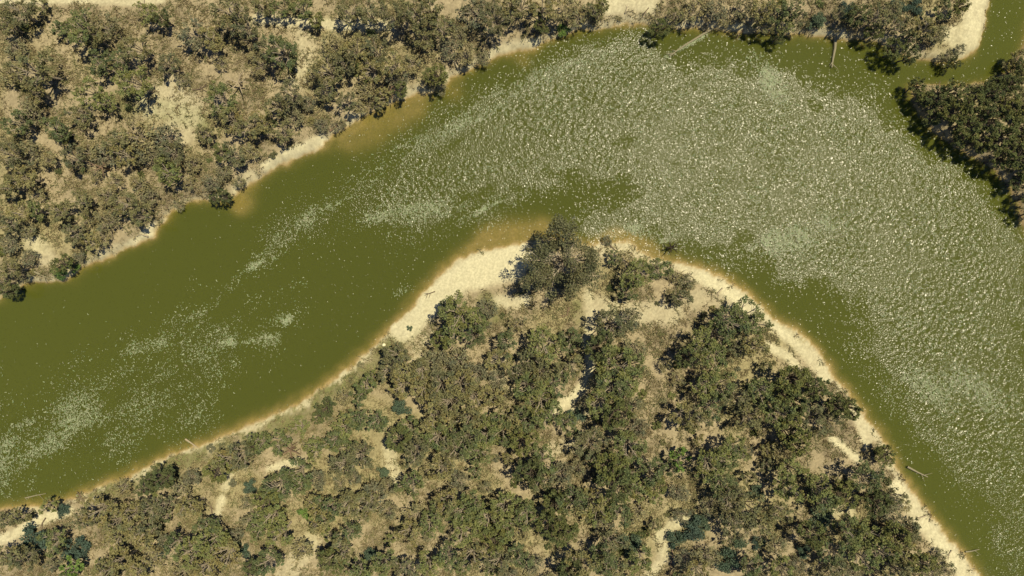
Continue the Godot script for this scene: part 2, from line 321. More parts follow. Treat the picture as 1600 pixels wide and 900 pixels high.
func build_ground() -> void:
	var xs := spaced(176.0, 0.8, 900.0)
	var zs := spaced(104.0, 0.8, 900.0)
	var nx := xs.size()
	var nz := zs.size()
	var v := PackedVector3Array()
	var c := PackedColorArray()
	v.resize(nx * nz)
	c.resize(nx * nz)
	var dirt := lin(0.36, 0.303, 0.19)
	var litter := lin(0.205, 0.172, 0.11)
	var sand := lin(0.56, 0.52, 0.34)
	var wet := lin(0.36, 0.26, 0.11)
	var silt := lin(0.36, 0.255, 0.08)
	var dry_grass := lin(0.31, 0.275, 0.145)
	var green := lin(0.17, 0.175, 0.072)
	for j in nz:
		for i in nx:
			var x := xs[i]
			var z := zs[j]
			var p := Vector2(x, z)
			var y := ground(x, z)
			var d := shore(x, z)
			v[j * nx + i] = Vector3(x, y, z)
			var col: Color
			if d < -0.6:
				col = silt.lerp(wet, 0.5 + 0.5 * mid.get_noise_2d(x, z))
			else:
				var a := broad.get_noise_2d(x * 1.6, z * 1.6 + 40.0)
				var b := mid.get_noise_2d(x * 1.3 + 70.0, z * 1.3)
				var e := fine.get_noise_2d(x * 2.2, z * 2.2 + 11.0)
				col = dirt.lerp(litter, smoothstep(-0.12, 0.4, a * 0.35 + b * 0.7 + e * 0.7))
				col = col.lerp(dry_grass, smoothstep(0.02, 0.4, broad.get_noise_2d(x * 1.1 + 500.0, z * 1.1) + b * 0.25) * 0.8)
				var g := 0.0
				for s in greens:
					g = maxf(g, near_stroke(s, p))
				col = col.lerp(green, g * clampf(0.75 + b * 0.8 + e * 0.5, 0.0, 1.0))
				var t := bareness(p)
				var dp := f_point.at(x, z)
				if dp > -3.0:
					var broad_ := smoothstep(-60.0, -25.0, x)      # the western shore has only a thin lip of sand
					t = maxf(t, (1.0 - smoothstep(lerpf(0.3, 1.0, broad_), lerpf(1.5, 3.0, broad_), d + b * 3.0 + e * 2.2)) * 0.85)
				elif f_east.at(x, z) < -3.0:
					t = maxf(t, (1.0 - smoothstep(0.6, 2.6, d + b * 2.6)) * 0.7)
				col = col.lerp(sand, clampf(t * (0.96 + b * 0.3 + e * 0.25), 0.0, 1.0))
				col = col.lerp(wet, 1.0 - smoothstep(-0.3, 0.6, d + e * 0.4))
				col *= 1.0 + (e * 0.34 + b * 0.12) * (1.0 - 0.7 * clampf(t, 0.0, 1.0))
			col.a = 1.0
			c[j * nx + i] = col
	var normals := PackedVector3Array()
	normals.resize(nx * nz)
	for j in nz:
		for i in nx:
			var l := v[j * nx + maxi(i - 1, 0)]
			var r := v[j * nx + mini(i + 1, nx - 1)]
			var u := v[maxi(j - 1, 0) * nx + i]
			var w := v[mini(j + 1, nz - 1) * nx + i]
			normals[j * nx + i] = (w - u).cross(r - l).normalized()
	var idx := PackedInt32Array()
	idx.resize((nx - 1) * (nz - 1) * 6)
	var q := 0
	for j in nz - 1:
		for i in nx - 1:
			var a := j * nx + i
			for k in [a, a + 1, a + nx, a + 1, a + nx + 1, a + nx]:
				idx[q] = k
				q += 1
	var arr := []
	arr.resize(Mesh.ARRAY_MAX)
	arr[Mesh.ARRAY_VERTEX] = v
	arr[Mesh.ARRAY_NORMAL] = normals
	arr[Mesh.ARRAY_COLOR] = c
	arr[Mesh.ARRAY_INDEX] = idx
	var mesh := ArrayMesh.new()
	mesh.add_surface_from_arrays(Mesh.PRIMITIVE_TRIANGLES, arr)
	var m := matte(Color(1, 1, 1), 0.95)
	m.albedo_texture = grain_texture(0.03, 200, 5)
	m.uv1_triplanar = true
	m.uv1_world_triplanar = true
	m.uv1_scale = Vector3.ONE * 0.06
	var o := piece("ground", mesh, m, self)
	o.set_meta("kind", "structure")

func wave_at(x: float, z: float, f: float) -> float:      # slick water lies flat
	return wave.get_noise_2d(x, z) * (0.005 + RUFFLE_HEIGHT * f * smoothstep(0.42, 0.8, f))

func rippled() -> StandardMaterial3D:      # the same water under wavelets too small to mesh
	var r := RandomNumberGenerator.new()
	r.seed = 9
	var small := 512
	var pad := 16
	var raw := PackedByteArray()
	raw.resize(small * small)
	for k in raw.size():
		raw[k] = r.randi() & 255
	var cell := Image.create_from_data(small, small, false, Image.FORMAT_L8, raw)
	var im := Image.create(small + 2 * pad, small + 2 * pad, false, Image.FORMAT_L8)      # wrapped round, so that the sheets join without a seam
	for y in [-1, 0, 1]:
		for x in [-1, 0, 1]:
			im.blit_rect(cell, Rect2i(0, 0, small, small), Vector2i(pad + x * small, pad + y * small))
	im.resize((small + 2 * pad) * 2, (small + 2 * pad) * 2, Image.INTERPOLATE_CUBIC)
	var relief := im.get_data()
	var total := 0.0
	var count := 0
	for k in range(0, relief.size() - 1, 371):      # scale the relief so that its slopes spread as wavelets do
		var d := (float(relief[k + 1]) - relief[k]) / 255.0
		total += d * d
		count += 1
	im.convert(Image.FORMAT_RGBA8)
	im.bump_map_to_normal_map(SLOPE / sqrt(total / count))
	im = im.get_region(Rect2i(2 * pad, 2 * pad, 2 * small, 2 * small))
	var m := StandardMaterial3D.new()
	m.transparency = BaseMaterial3D.TRANSPARENCY_ALPHA
	m.albedo_color = Color(0.5, 0.55, 0.3, 0.02)
	m.roughness = 0.25
	m.metallic_specular = 0.325
	m.normal_enabled = true
	m.normal_texture = ImageTexture.create_from_image(im)
	m.uv1_triplanar = true
	m.uv1_world_triplanar = true
	m.uv1_scale = Vector3.ONE / 118.0
	return m
const SLOPE := 0.17      # root mean square, each way

func build_water() -> void:
	var step := 0.4
	var nx := int(366.0 / step)
	var nz := int(216.0 / step)
	var x0 := -183.0
	var z0 := -108.0
	wave.seed = 71
	wave.frequency = 0.52
	wave.fractal_octaves = 2
	wave.fractal_gain = 0.7
	var number := PackedInt32Array()
	number.resize(nx * nz)
	number.fill(-1)
	var v := PackedVector3Array()
	var h := PackedFloat32Array()
	h.resize(nx * nz)
	var rough := PackedFloat32Array()
	rough.resize(nx * nz)
	var keep := PackedByteArray()
	keep.resize(nx * nz)
	for j in nz:
		for i in nx:
			var x := x0 + i * step
			var z := z0 + j * step
			var d := maxf(f_north.at(x, z), maxf(f_point.at(x, z), f_east.at(x, z)))
			if d > 4.0:
				continue
			keep[j * nx + i] = 1
			var f := ruffle(x, z)
			rough[j * nx + i] = f
			h[j * nx + i] = wave_at(x, z, f)
	var normals := PackedVector3Array()
	for j in nz:
		for i in nx:
			var k := j * nx + i
			if keep[k] == 0:
				continue
			number[k] = v.size()
			v.append(Vector3(x0 + i * step, h[k], z0 + j * step))
			var gx := (h[j * nx + mini(i + 1, nx - 1)] - h[j * nx + maxi(i - 1, 0)]) / (2.0 * step)
			var gz := (h[mini(j + 1, nz - 1) * nx + i] - h[maxi(j - 1, 0) * nx + i]) / (2.0 * step)
			normals.append(Vector3(-gx, 1.0, -gz).normalized())
	var idx := PackedInt32Array()
	var idx_ruffled := PackedInt32Array()
	var r := RandomNumberGenerator.new()
	r.seed = 17
	for j in nz - 1:
		for i in nx - 1:
			var a := number[j * nx + i]
			var b := number[j * nx + i + 1]
			var e := number[(j + 1) * nx + i]
			var f := number[(j + 1) * nx + i + 1]
			if a >= 0 and b >= 0 and e >= 0 and f >= 0:
				# gusts: patches of wavelets alternate with slick water
				var k := j * nx + i
				var x := x0 + i * step
				var z := z0 + j * step
				if rough[k] > 0.44 or rough[k] + fine.get_noise_2d(x * 3.4, z * 3.4) * 0.55 + r.randf_range(-0.35, 0.35) > 0.42:
					idx_ruffled.append_array([a, b, e, b, f, e])
				else:
					idx.append_array([a, b, e, b, f, e])
	var arr := []
	arr.resize(Mesh.ARRAY_MAX)
	arr[Mesh.ARRAY_VERTEX] = v
	arr[Mesh.ARRAY_NORMAL] = normals
	arr[Mesh.ARRAY_INDEX] = idx
	var mesh := ArrayMesh.new()
	mesh.add_surface_from_arrays(Mesh.PRIMITIVE_TRIANGLES, arr)
	var m := StandardMaterial3D.new()
	m.transparency = BaseMaterial3D.TRANSPARENCY_ALPHA
	m.albedo_color = Color(0.5, 0.55, 0.3, 0.02)
	m.roughness = 0.06
	m.metallic_specular = 0.36
	arr[Mesh.ARRAY_INDEX] = idx_ruffled
	mesh.add_surface_from_arrays(Mesh.PRIMITIVE_TRIANGLES, arr)
	var o := MeshInstance3D.new()
	o.name = "water"
	o.mesh = mesh
	mesh.surface_set_material(0, m)
	mesh.surface_set_material(1, rippled())
	add_child(o)
	o.set_meta("kind", "structure")
	# the silt in the water: its depth gives the water its colour
	var fog := FogVolume.new()
	fog.name = "silty_water"
	fog.shape = RenderingServer.FOG_VOLUME_SHAPE_BOX
	fog.size = Vector3(760, 6.0, 560)
	fog.position = Vector3(0, -3.03, 0)
	var fm := FogMaterial.new()
	fm.density = 1.5
	fm.albedo = lin(0.395, 0.448, 0.068).linear_to_srgb()
	fog.material = fm
	fog.set_meta("kind", "structure")
	add_child(fog)
const RUFFLE_HEIGHT := 0.24
var wave := FastNoiseLite.new()

# ---------------------------------------------------------------- painted sun glints
func build_painted_glints() -> void:  # pale flecks modelled to stand in for sun glitter on the water
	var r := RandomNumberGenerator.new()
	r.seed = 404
	var glint_strokes := []
	for a in GLINT_STROKES:
		glint_strokes.append(stroke_of(a))
	for size in 2:
		var mesh := ArrayMesh.new()
		var v := PackedVector3Array()
		# a ragged curl: a bent strip of uneven width
		var n := 5
		for k in n:
			var t := k / float(n - 1) - 0.5
			var w := 0.18 * (1.0 - 2.4 * t * t) * r.randf_range(0.7, 1.4)
			v.append(Vector3(t, 0.0, 0.35 * t * t - w))
			v.append(Vector3(t, 0.0, 0.35 * t * t + w))
		var idx := PackedInt32Array()
		for k in n - 1:
			idx.append_array([2 * k, 2 * k + 2, 2 * k + 1, 2 * k + 1, 2 * k + 2, 2 * k + 3])
		var arr := []
		arr.resize(Mesh.ARRAY_MAX)
		arr[Mesh.ARRAY_VERTEX] = v
		arr[Mesh.ARRAY_INDEX] = idx
		mesh.add_surface_from_arrays(Mesh.PRIMITIVE_TRIANGLES, arr)
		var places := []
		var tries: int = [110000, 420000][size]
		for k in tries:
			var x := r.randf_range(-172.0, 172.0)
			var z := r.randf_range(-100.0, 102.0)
			if k % 6 == 0:      # more painted glints over the long western patch
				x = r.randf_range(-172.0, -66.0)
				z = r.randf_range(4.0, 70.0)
			elif k % 8 == 1:      # crowded along the glint strokes
				var s: Array = glint_strokes[r.randi() % glint_strokes.size()]
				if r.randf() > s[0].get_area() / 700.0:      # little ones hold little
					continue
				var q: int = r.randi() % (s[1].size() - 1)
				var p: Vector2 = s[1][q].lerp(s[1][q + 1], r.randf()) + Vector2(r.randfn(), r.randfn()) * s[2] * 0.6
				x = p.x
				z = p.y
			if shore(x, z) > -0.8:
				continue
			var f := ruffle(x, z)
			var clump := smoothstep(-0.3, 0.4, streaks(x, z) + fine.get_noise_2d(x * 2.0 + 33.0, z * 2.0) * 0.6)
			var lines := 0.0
			for s in glint_strokes:
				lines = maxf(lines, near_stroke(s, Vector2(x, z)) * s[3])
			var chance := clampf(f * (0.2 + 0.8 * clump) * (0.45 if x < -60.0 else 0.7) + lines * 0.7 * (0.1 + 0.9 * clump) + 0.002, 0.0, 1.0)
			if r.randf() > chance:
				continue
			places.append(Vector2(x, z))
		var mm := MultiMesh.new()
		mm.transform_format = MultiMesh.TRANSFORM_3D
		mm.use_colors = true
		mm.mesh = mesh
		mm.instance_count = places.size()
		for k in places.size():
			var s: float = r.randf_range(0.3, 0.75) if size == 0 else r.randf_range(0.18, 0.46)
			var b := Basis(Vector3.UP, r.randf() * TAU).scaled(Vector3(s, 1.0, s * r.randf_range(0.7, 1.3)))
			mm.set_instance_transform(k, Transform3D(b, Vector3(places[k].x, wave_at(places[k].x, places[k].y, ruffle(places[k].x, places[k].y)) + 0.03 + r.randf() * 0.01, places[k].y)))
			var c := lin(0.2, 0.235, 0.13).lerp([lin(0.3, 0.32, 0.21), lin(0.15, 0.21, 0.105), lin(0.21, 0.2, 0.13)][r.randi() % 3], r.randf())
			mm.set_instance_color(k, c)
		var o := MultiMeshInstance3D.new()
		o.name = ["painted_glints", "fine_painted_glints"][size]
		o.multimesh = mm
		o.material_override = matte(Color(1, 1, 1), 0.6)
		tag(o, ["pale flecks painted as sun glints over the ruffled green river", "fine pale painted glints between the larger flecks on the green river"][size], "painted_glints")
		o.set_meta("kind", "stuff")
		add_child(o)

# ---------------------------------------------------------------- plants
func tube(v: PackedVector3Array, a: Vector3, b: Vector3, ra: float, rb: float, sides := 6) -> void:
	var d := (b - a).normalized()
	var u := d.cross(Vector3(0.31, 0.2, 0.93)).normalized()
	var w := d.cross(u)
	for k in sides:
		var p := u * cos(TAU * k / sides) + w * sin(TAU * k / sides)
		var q := u * cos(TAU * (k + 1) / sides) + w * sin(TAU * (k + 1) / sides)
		v.append_array([a + p * ra, b + p * rb, a + q * ra, a + q * ra, b + p * rb, b + q * rb])

func plain_mesh(v: PackedVector3Array, c := PackedColorArray()) -> ArrayMesh:
	var arr := []
	arr.resize(Mesh.ARRAY_MAX)
	arr[Mesh.ARRAY_VERTEX] = v
	if c.size():
		arr[Mesh.ARRAY_COLOR] = c
	var m := ArrayMesh.new()
	m.add_surface_from_arrays(Mesh.PRIMITIVE_TRIANGLES, arr)
	return m

func leaf(v: PackedVector3Array, c: PackedColorArray, r: RandomNumberGenerator, at: Vector3, size: float, tone: Color) -> void:
	var n := Vector3(r.randf_range(-1, 1), r.randf_range(0.1, 1.2), r.randf_range(-1, 1)).normalized()
	var u := n.cross(Vector3(r.randf_range(-1, 1), r.randf_range(-1, 1), r.randf_range(-1, 1))).normalized()
	var w := n.cross(u) * size * r.randf_range(0.28, 0.42)
	u *= size * 0.5 * r.randf_range(0.75, 1.3)
	v.append_array([at - u, at + w, at - w, at - w, at + w, at + u])
	var k := r.randf_range(0.8, 1.2)
	var t := Color(tone.r * k, tone.g * k, tone.b * k)
	c.append_array([t, t, t, t, t, t])

# a gum: forking limbs with clumps of leaves at their ends
func gum(seed_: int, radius: float, tall: float, n_limbs: int, leaves: int, loose := 1.0) -> Array:
	var r := RandomNumberGenerator.new()
	r.seed = seed_
	var wood := PackedVector3Array()
	var fork := Vector3(r.randf_range(-0.06, 0.06) * tall, tall * r.randf_range(0.24, 0.34), r.randf_range(-0.06, 0.06) * tall)
	var thick := tall * 0.026
	tube(wood, Vector3(0, -0.6, 0), Vector3(0, 0.5, 0), thick * 1.6, thick * 1.05, 8)
	tube(wood, Vector3(0, 0.5, 0), fork, thick * 1.05, thick * 0.8, 8)
	var clumps := []
	var start := r.randf() * TAU
	for k in n_limbs:
		var a := start + TAU * k / n_limbs + r.randf_range(-0.4, 0.4)
		var reach := radius * (r.randf_range(0.35, 0.78) if n_limbs < 10 else r.randf_range(0.1, 0.78))
		var top := tall * r.randf_range(0.6, 0.86)
		if k == 0:
			reach = radius * 0.15
			top = tall * 0.9
		var elbow := fork + Vector3(cos(a) * reach * 0.45, (top - fork.y) * 0.55, sin(a) * reach * 0.45)
		var tip := Vector3(cos(a) * reach, top, sin(a) * reach)
		tube(wood, fork, elbow, thick * 0.62, thick * 0.42)
		tube(wood, elbow, tip, thick * 0.42, thick * 0.18)
		clumps.append([tip, radius * r.randf_range(0.15, 0.23)])
		for q in 8:
			var b := a + r.randf_range(-1.2, 1.2)
			var from := elbow.lerp(tip, r.randf_range(-0.5, 0.8))
			var far := radius * r.randf_range(0.2, 0.48)
			var end := from + Vector3(cos(b) * far, r.randf_range(-0.02, 0.14) * tall, sin(b) * far)
			var flat := Vector2(end.x, end.z)
			if flat.length() > radius * 0.94:
				flat = flat.normalized() * radius * r.randf_range(0.8, 0.94)
				end = Vector3(flat.x, end.y, flat.y)
			tube(wood, from, end, thick * 0.22, thick * 0.07, 5)
			clumps.append([end, radius * r.randf_range(0.08, 0.17)])
	var v := PackedVector3Array()
	var c := PackedColorArray()
	var total := 0.0
	for e in clumps:
		total += e[1] * e[1]
	for e in clumps:
		var t := r.randf_range(0.78, 1.22)
		var warm := r.randf_range(-0.12, 0.12)
		var tone := Color(t * (1.0 + warm), t, t * (1.0 - warm))
		var n := int(leaves * e[1] * e[1] / total)
		for k in n:
			var d := Vector3(r.randfn(), r.randfn(), r.randfn()).normalized() * pow(r.randf(), 0.45)
			var at: Vector3 = e[0] + d * Vector3(1.0, 0.62, 1.0) * e[1] * loose
			leaf(v, c, r, at, r.randf_range(0.38, 0.66), tone)
	return [plain_mesh(wood), plain_mesh(v, c)]

# a bush: many stems from the ground, leaves down to it
func bush(seed_: int, radius: float, tall: float, leaves: int) -> Array:
	var r := RandomNumberGenerator.new()
	r.seed = seed_
	var wood := PackedVector3Array()
	var v := PackedVector3Array()
	var c := PackedColorArray()
	var n := 13
	for k in n:
		var a := r.randf() * TAU
		var reach := radius * sqrt(r.randf()) * 0.8
		var tip := Vector3(cos(a) * reach, tall * r.randf_range(0.45, 0.8) * (1.05 - 0.4 * reach / radius), sin(a) * reach)
		tube(wood, Vector3(cos(a) * 0.1, -0.2, sin(a) * 0.1), tip, 0.06, 0.02, 5)
		var t := r.randf_range(0.75, 1.25)
		var tone := Color(t * r.randf_range(0.92, 1.08), t, t * r.randf_range(0.92, 1.08))
		var size := radius * r.randf_range(0.26, 0.42)
		for q in leaves / n:
			var d := Vector3(r.randfn(), r.randfn(), r.randfn()).normalized() * pow(r.randf(), 0.4)
			var at := tip + d * Vector3(1.0, 0.8, 1.0) * size
			at.y = maxf(at.y, 0.06)
			leaf(v, c, r, at, r.randf_range(0.28, 0.48), tone)
	return [plain_mesh(wood), plain_mesh(v, c)]

var plants := []      # [node, words, kind, plan position], for the labels

func plant(called: String, parts: Array, wood: Material, leaves: Material, names: Array, at: Vector3, size: float, turn: float) -> Node3D:
	var o := Node3D.new()
	o.name = numbered(called)
	add_child(o)
	piece(names[0], parts[0], wood, o)
	piece(names[1], parts[1], leaves, o)
	o.position = at
	o.rotation.y = turn
	o.scale = Vector3(size, size * rng.randf_range(0.88, 1.15), size)
	return o

func on_ground(px: float, py: float, lift: float) -> Vector3:      # the foot of a thing whose middle, lift metres up, shows at the pixel
	var y := 2.5
	for k in 3:
		var p := spot(px, py, y + lift)
		y = maxf(ground(p.x, p.z), -0.6)
	var q := spot(px, py, y + lift)
	return Vector3(q.x, y, q.z)

func label_plants() -> void:
	var by := {}
	for e in plants:
		var p: Vector2 = e[3]
		var best := 0
		var far := 1e9
		for k in LANDMARKS.size():
			var d := p.distance_to(to_plan(Vector2(LANDMARKS[k][1], LANDMARKS[k][2])))
			if d < far:
				far = d
				best = k
		var key := "%s|%d" % [e[1], best]
		if not by.has(key):
			by[key] = []
		by[key].append([far, e, best])
	for key in by:
		var a: Array = by[key]
		a.sort_custom(func(m, n): return m[0] < n[0])
		for k in a.size():
			var e: Array = a[k][1]
			var how: String = "near" if a.size() == 1 else ORDINAL[k] if k < ORDINAL.size() else "farther out from"
			tag(e[0], "%s %s %s" % [e[1], how, LANDMARKS[a[k][2]][0]], e[2], e[4])

func build_trees() -> void:
	var bark := matte(lin(0.28, 0.24, 0.18), 0.9, false)
	var dark_bark := matte(lin(0.1, 0.08, 0.06), 0.9, false)
	var tints := {"olive": lin(0.172, 0.167, 0.08), "green": lin(0.14, 0.162, 0.066), "dark": lin(0.115, 0.13, 0.05), "grey": lin(0.195, 0.187, 0.105), "teal": lin(0.085, 0.122, 0.084), "bright": lin(0.11, 0.18, 0.05)}
	var coats := {}
	for k in tints:
		coats[k] = []
		for s in 3:
			var t: Color = tints[k]
			var g: float = [1.0, 1.2, 0.84][s]
			coats[k].append(matte(Color(t.r * g * [1.0, 1.06, 0.96][s], t.g * g, t.b * g * [1.0, 0.92, 1.12][s]), 0.75))
			coats[k][s].backlight_enabled = true
			coats[k][s].backlight = Color(0.55, 0.6, 0.4)
	var small := []
	var middle := []
	var large := []
	var thick := []
	var open := []
	var bushes := []
	for k in 3:
		small.append(gum(100 + k, 3.2, 8.0, 5, 560))
	for k in 8:
		middle.append(gum(200 + k, 4.8, 12.0, 6, 1000))
		large.append(gum(300 + k, 6.0, 14.5, 7, 1550))
	for k in 4:
		thick.append(gum(400 + k, 4.8, 14.0, 8, 1650))
		open.append(gum(500 + k, 4.0, 6.5, 7, 620, 1.3))
		bushes.append(bush(600 + k, 3.0, 3.2, 1500))
	var all := {"olive": OLIVE, "green": GREEN, "dark": DARK, "grey": GREY, "teal": TEAL, "bright": BRIGHT}
	var color_words := {"olive": "olive-brown", "green": "green", "dark": "dark dense", "grey": "sparse greyish", "teal": "blue-green", "bright": "bright green"}
	for kind in all:
		var a: Array = all[kind]
		for k in range(0, a.size(), 3):
			var px: float = a[k]
			var py: float = a[k + 1]
			var want: float = a[k + 2] * SCALE
			if px > 1400.0 and py > 108.0 and py < 350.0:      # the eastern thicket stands back from the water
				px += 12.0
				want *= 0.86
			var set_: Array
			var own := 5.0
			var lift := 8.0
			if kind == "bright" and want > 3.7:
				set_ = small
				own = 3.2
				lift = 7.0
			elif kind in ["teal", "bright"]:
				set_ = bushes
				own = 3.0
				lift = 1.8
			elif kind == "grey":
				set_ = open
				own = 4.0
				lift = 4.3
			elif kind == "dark":
				set_ = thick
				own = 4.8
				lift = 9.5
			elif want < 3.9:
				set_ = small
				own = 3.2
				lift = 5.4
			elif want < 5.3:
				set_ = middle
				own = 4.8
				lift = 8.2
			else:
				set_ = large
				own = 6.0
				lift = 10.0
			var scale_ := want * (1.01 if py > 450.0 else 0.92) / own
			var at := on_ground(px, py, lift * scale_)
			var coat: Material = coats[kind][rng.randi() % 3]
			var is_bush: bool = set_ == bushes
			var o := plant("bush" if is_bush else "small_tree" if kind == "grey" else {"olive": "olive_gum_tree", "dark": "dense_gum_tree"}.get(kind, "green_gum_tree"), set_[rng.randi() % set_.size()], dark_bark if kind in ["dark", "teal"] else bark, coat, ["stems", "foliage"] if is_bush else ["trunk", "crown"], at, scale_, rng.randf() * TAU)
			var size_word: String = "small" if a[k + 2] < 18 else "broad" if a[k + 2] >= 28 else "medium-sized"
			plants.append([o, "%s %s %s" % [size_word, color_words[kind], "bush" if is_bush else "low tree" if kind == "grey" else "gum tree"], "bush" if is_bush else "tree", Vector2(at.x, at.z), {"olive": "olive-brown gums of the woodland", "green": "green gums of the woodland", "dark": "dark dense gums", "grey": "sparse greyish low trees", "teal": "blue-green bushes", "bright": "bright green bushes"}[kind]])
	# the one huge tree at the tip of the point
	var giant := gum(900, 13.5, 22.0, 15, 11500)
	var g := plant("giant_gum_tree", giant, bark, coats.olive[2], ["trunk", "crown"], on_ground(878, 410, 14.0), 1.0, 1.1)
	tag(g, "huge spreading gum tree at the tip of the sandy point", "tree")
	# young trees filling the gaps of the point
	var room := []
	for e in plants:
		room.append(e[3])
	var added := 0
	for k in 4000:
		if added >= 70:
			break
		var x := rng.randf_range(-158.0, 140.0)
		var z := rng.randf_range(20.0, 90.0)
		if f_point.at(x, z) < 6.0 or bareness(Vector2(x, z)) > 0.3:
			continue
		var free := true
		for p: Vector2 in room:
			if p.distance_squared_to(Vector2(x, z)) < 15.0:
				free = false
				break
		if not free:
			continue
		var kind: String = ["olive", "grey", "green", "grey"][rng.randi() % 4]
		var low := kind == "grey"
		var o := plant("small_tree" if low else kind + "_gum_tree", (open if low else small)[rng.randi() % 3], bark, coats[kind][rng.randi() % 3], ["trunk", "crown"], Vector3(x, ground(x, z), z), rng.randf_range(0.6, 0.95), rng.randf() * TAU)
		room.append(Vector2(x, z))
		plants.append([o, "young %s %s" % [color_words[kind], "low tree" if low else "gum tree"], "tree", Vector2(x, z), "young trees in the gaps of the woodland"])
		added += 1
	# low scrub between the trees
	var tufts := []
	for k in 4:
		tufts.append(bush(700 + k, 1.2, 1.0, 230))
	var made := 0
	var tries := 0
	while made < 290 and tries < 9000:
		tries += 1
		var x := rng.randf_range(-158.0, 158.0)
		var z := rng.randf_range(-89.0, 89.0)
		if shore(x, z) < 1.5 or bareness(Vector2(x, z)) > 0.35:
			continue
		if mid.get_noise_2d(x * 0.8 + 200.0, z * 0.8) < -0.1:
			continue
		var kind: String = ["olive", "grey", "grey", "dark", "olive", "green"][rng.randi() % 6]
		var o := plant("low_shrub", tufts[rng.randi() % 4], dark_bark, coats[kind][rng.randi() % 3], ["stems", "foliage"], Vector3(x, ground(x, z), z), rng.randf_range(0.6, 1.35), rng.randf() * TAU)
		plants.append([o, "low %s shrub" % {"olive": "olive-brown", "grey": "grey-brown", "dark": "dark", "green": "green"}[kind], "shrub", Vector2(x, z), "low shrubs of the woodland floor"])
		made += 1
	# branches shed on the ground
	var sticks := []
	for k in 5:
		var v := PackedVector3Array()
		var bend := Vector3(1.6, 0.12, rng.randf_range(-0.4, 0.4))
		tube(v, Vector3(-1.2, 0.1, 0), Vector3(0, 0.16, 0.1), 0.16, 0.13)
		tube(v, Vector3(0, 0.16, 0.1), bend, 0.13, 0.06)
		for q in 3:
			var from := Vector3(0, 0.16, 0.1).lerp(bend, 0.25 * q)
			tube(v, from, from + Vector3(rng.randf_range(0.5, 1.2), rng.randf_range(0.1, 0.4), (1.0 if q % 2 else -1.0) * rng.randf_range(0.5, 1.1)), 0.07, 0.025, 5)
		sticks.append(plain_mesh(v))
	var stick_coats := [matte(lin(0.34, 0.29, 0.2), 0.9, false), matte(lin(0.13, 0.1, 0.07), 0.9, false)]
	made = 0
	tries = 0
	while made < 70 and tries < 4000:
		tries += 1
		var x := rng.randf_range(-156.0, 156.0)
		var z := rng.randf_range(-87.0, 87.0)
		var d := shore(x, z)
		if d < 0.4 or (made % 3 == 0 and d > 5.0):
			continue
		var pale := rng.randi() % 2
		var o := piece("fallen_branch", sticks[rng.randi() % 5], stick_coats[pale], self)
		o.position = Vector3(x, ground(x, z) + 0.02, z)
		o.rotation.y = rng.randf() * TAU
		o.scale = Vector3.ONE * rng.randf_range(0.8, 1.7)
		plants.append([o, "dark fallen branch" if pale else "bleached fallen branch", "branch", Vector2(x, z), "branches shed on the ground"])
		made += 1
	label_plants()

func build_litter() -> void:
	var r := RandomNumberGenerator.new()
	r.seed = 88
	var v := PackedVector3Array()
	var c := PackedColorArray()
	for k in 26:
		leaf(v, c, r, Vector3(r.randfn() * 0.42, 0.05 + r.randf() * 0.3, r.randfn() * 0.35), 0.3, Color(1, 1, 1))
	var mesh := plain_mesh(v, c)
	var where := []
	for k in 95000:
		var x := r.randf_range(-168.0, 168.0)
		var z := r.randf_range(-97.0, 97.0)
		if shore(x, z) < 0.2 + absf(r.randfn()) * 0.5:
			continue
		var n := mid.get_noise_2d(x * 1.3 + 70.0, z * 1.3) + 0.6 * fine.get_noise_2d(x * 2.0, z * 2.0)
		if n < r.randf_range(-0.45, 0.42) or bareness(Vector2(x, z)) > r.randf_range(0.15, 0.7):
			continue
		where.append(Vector3(x, ground(x, z), z))
	var mm := MultiMesh.new()
	mm.transform_format = MultiMesh.TRANSFORM_3D
	mm.use_colors = true
	mm.mesh = mesh
	mm.instance_count = where.size()
	for k in where.size():
		var s := r.randf_range(0.6, 1.6)
		mm.set_instance_transform(k, Transform3D(Basis(Vector3.UP, r.randf() * TAU).scaled(Vector3.ONE * s), where[k]))
		mm.set_instance_color(k, [lin(0.15, 0.12, 0.065), lin(0.2, 0.18, 0.09), lin(0.13, 0.135, 0.06), lin(0.26, 0.22, 0.12)][r.randi() % 4])
	var o := MultiMeshInstance3D.new()
	o.name = "dry_grass"
	o.multimesh = mm
	o.material_override = matte(Color(1, 1, 1), 0.9)
	tag(o, "dry grass tufts and leaf litter scattered over the woodland floor", "grass")
	o.set_meta("kind", "stuff")
	add_child(o)

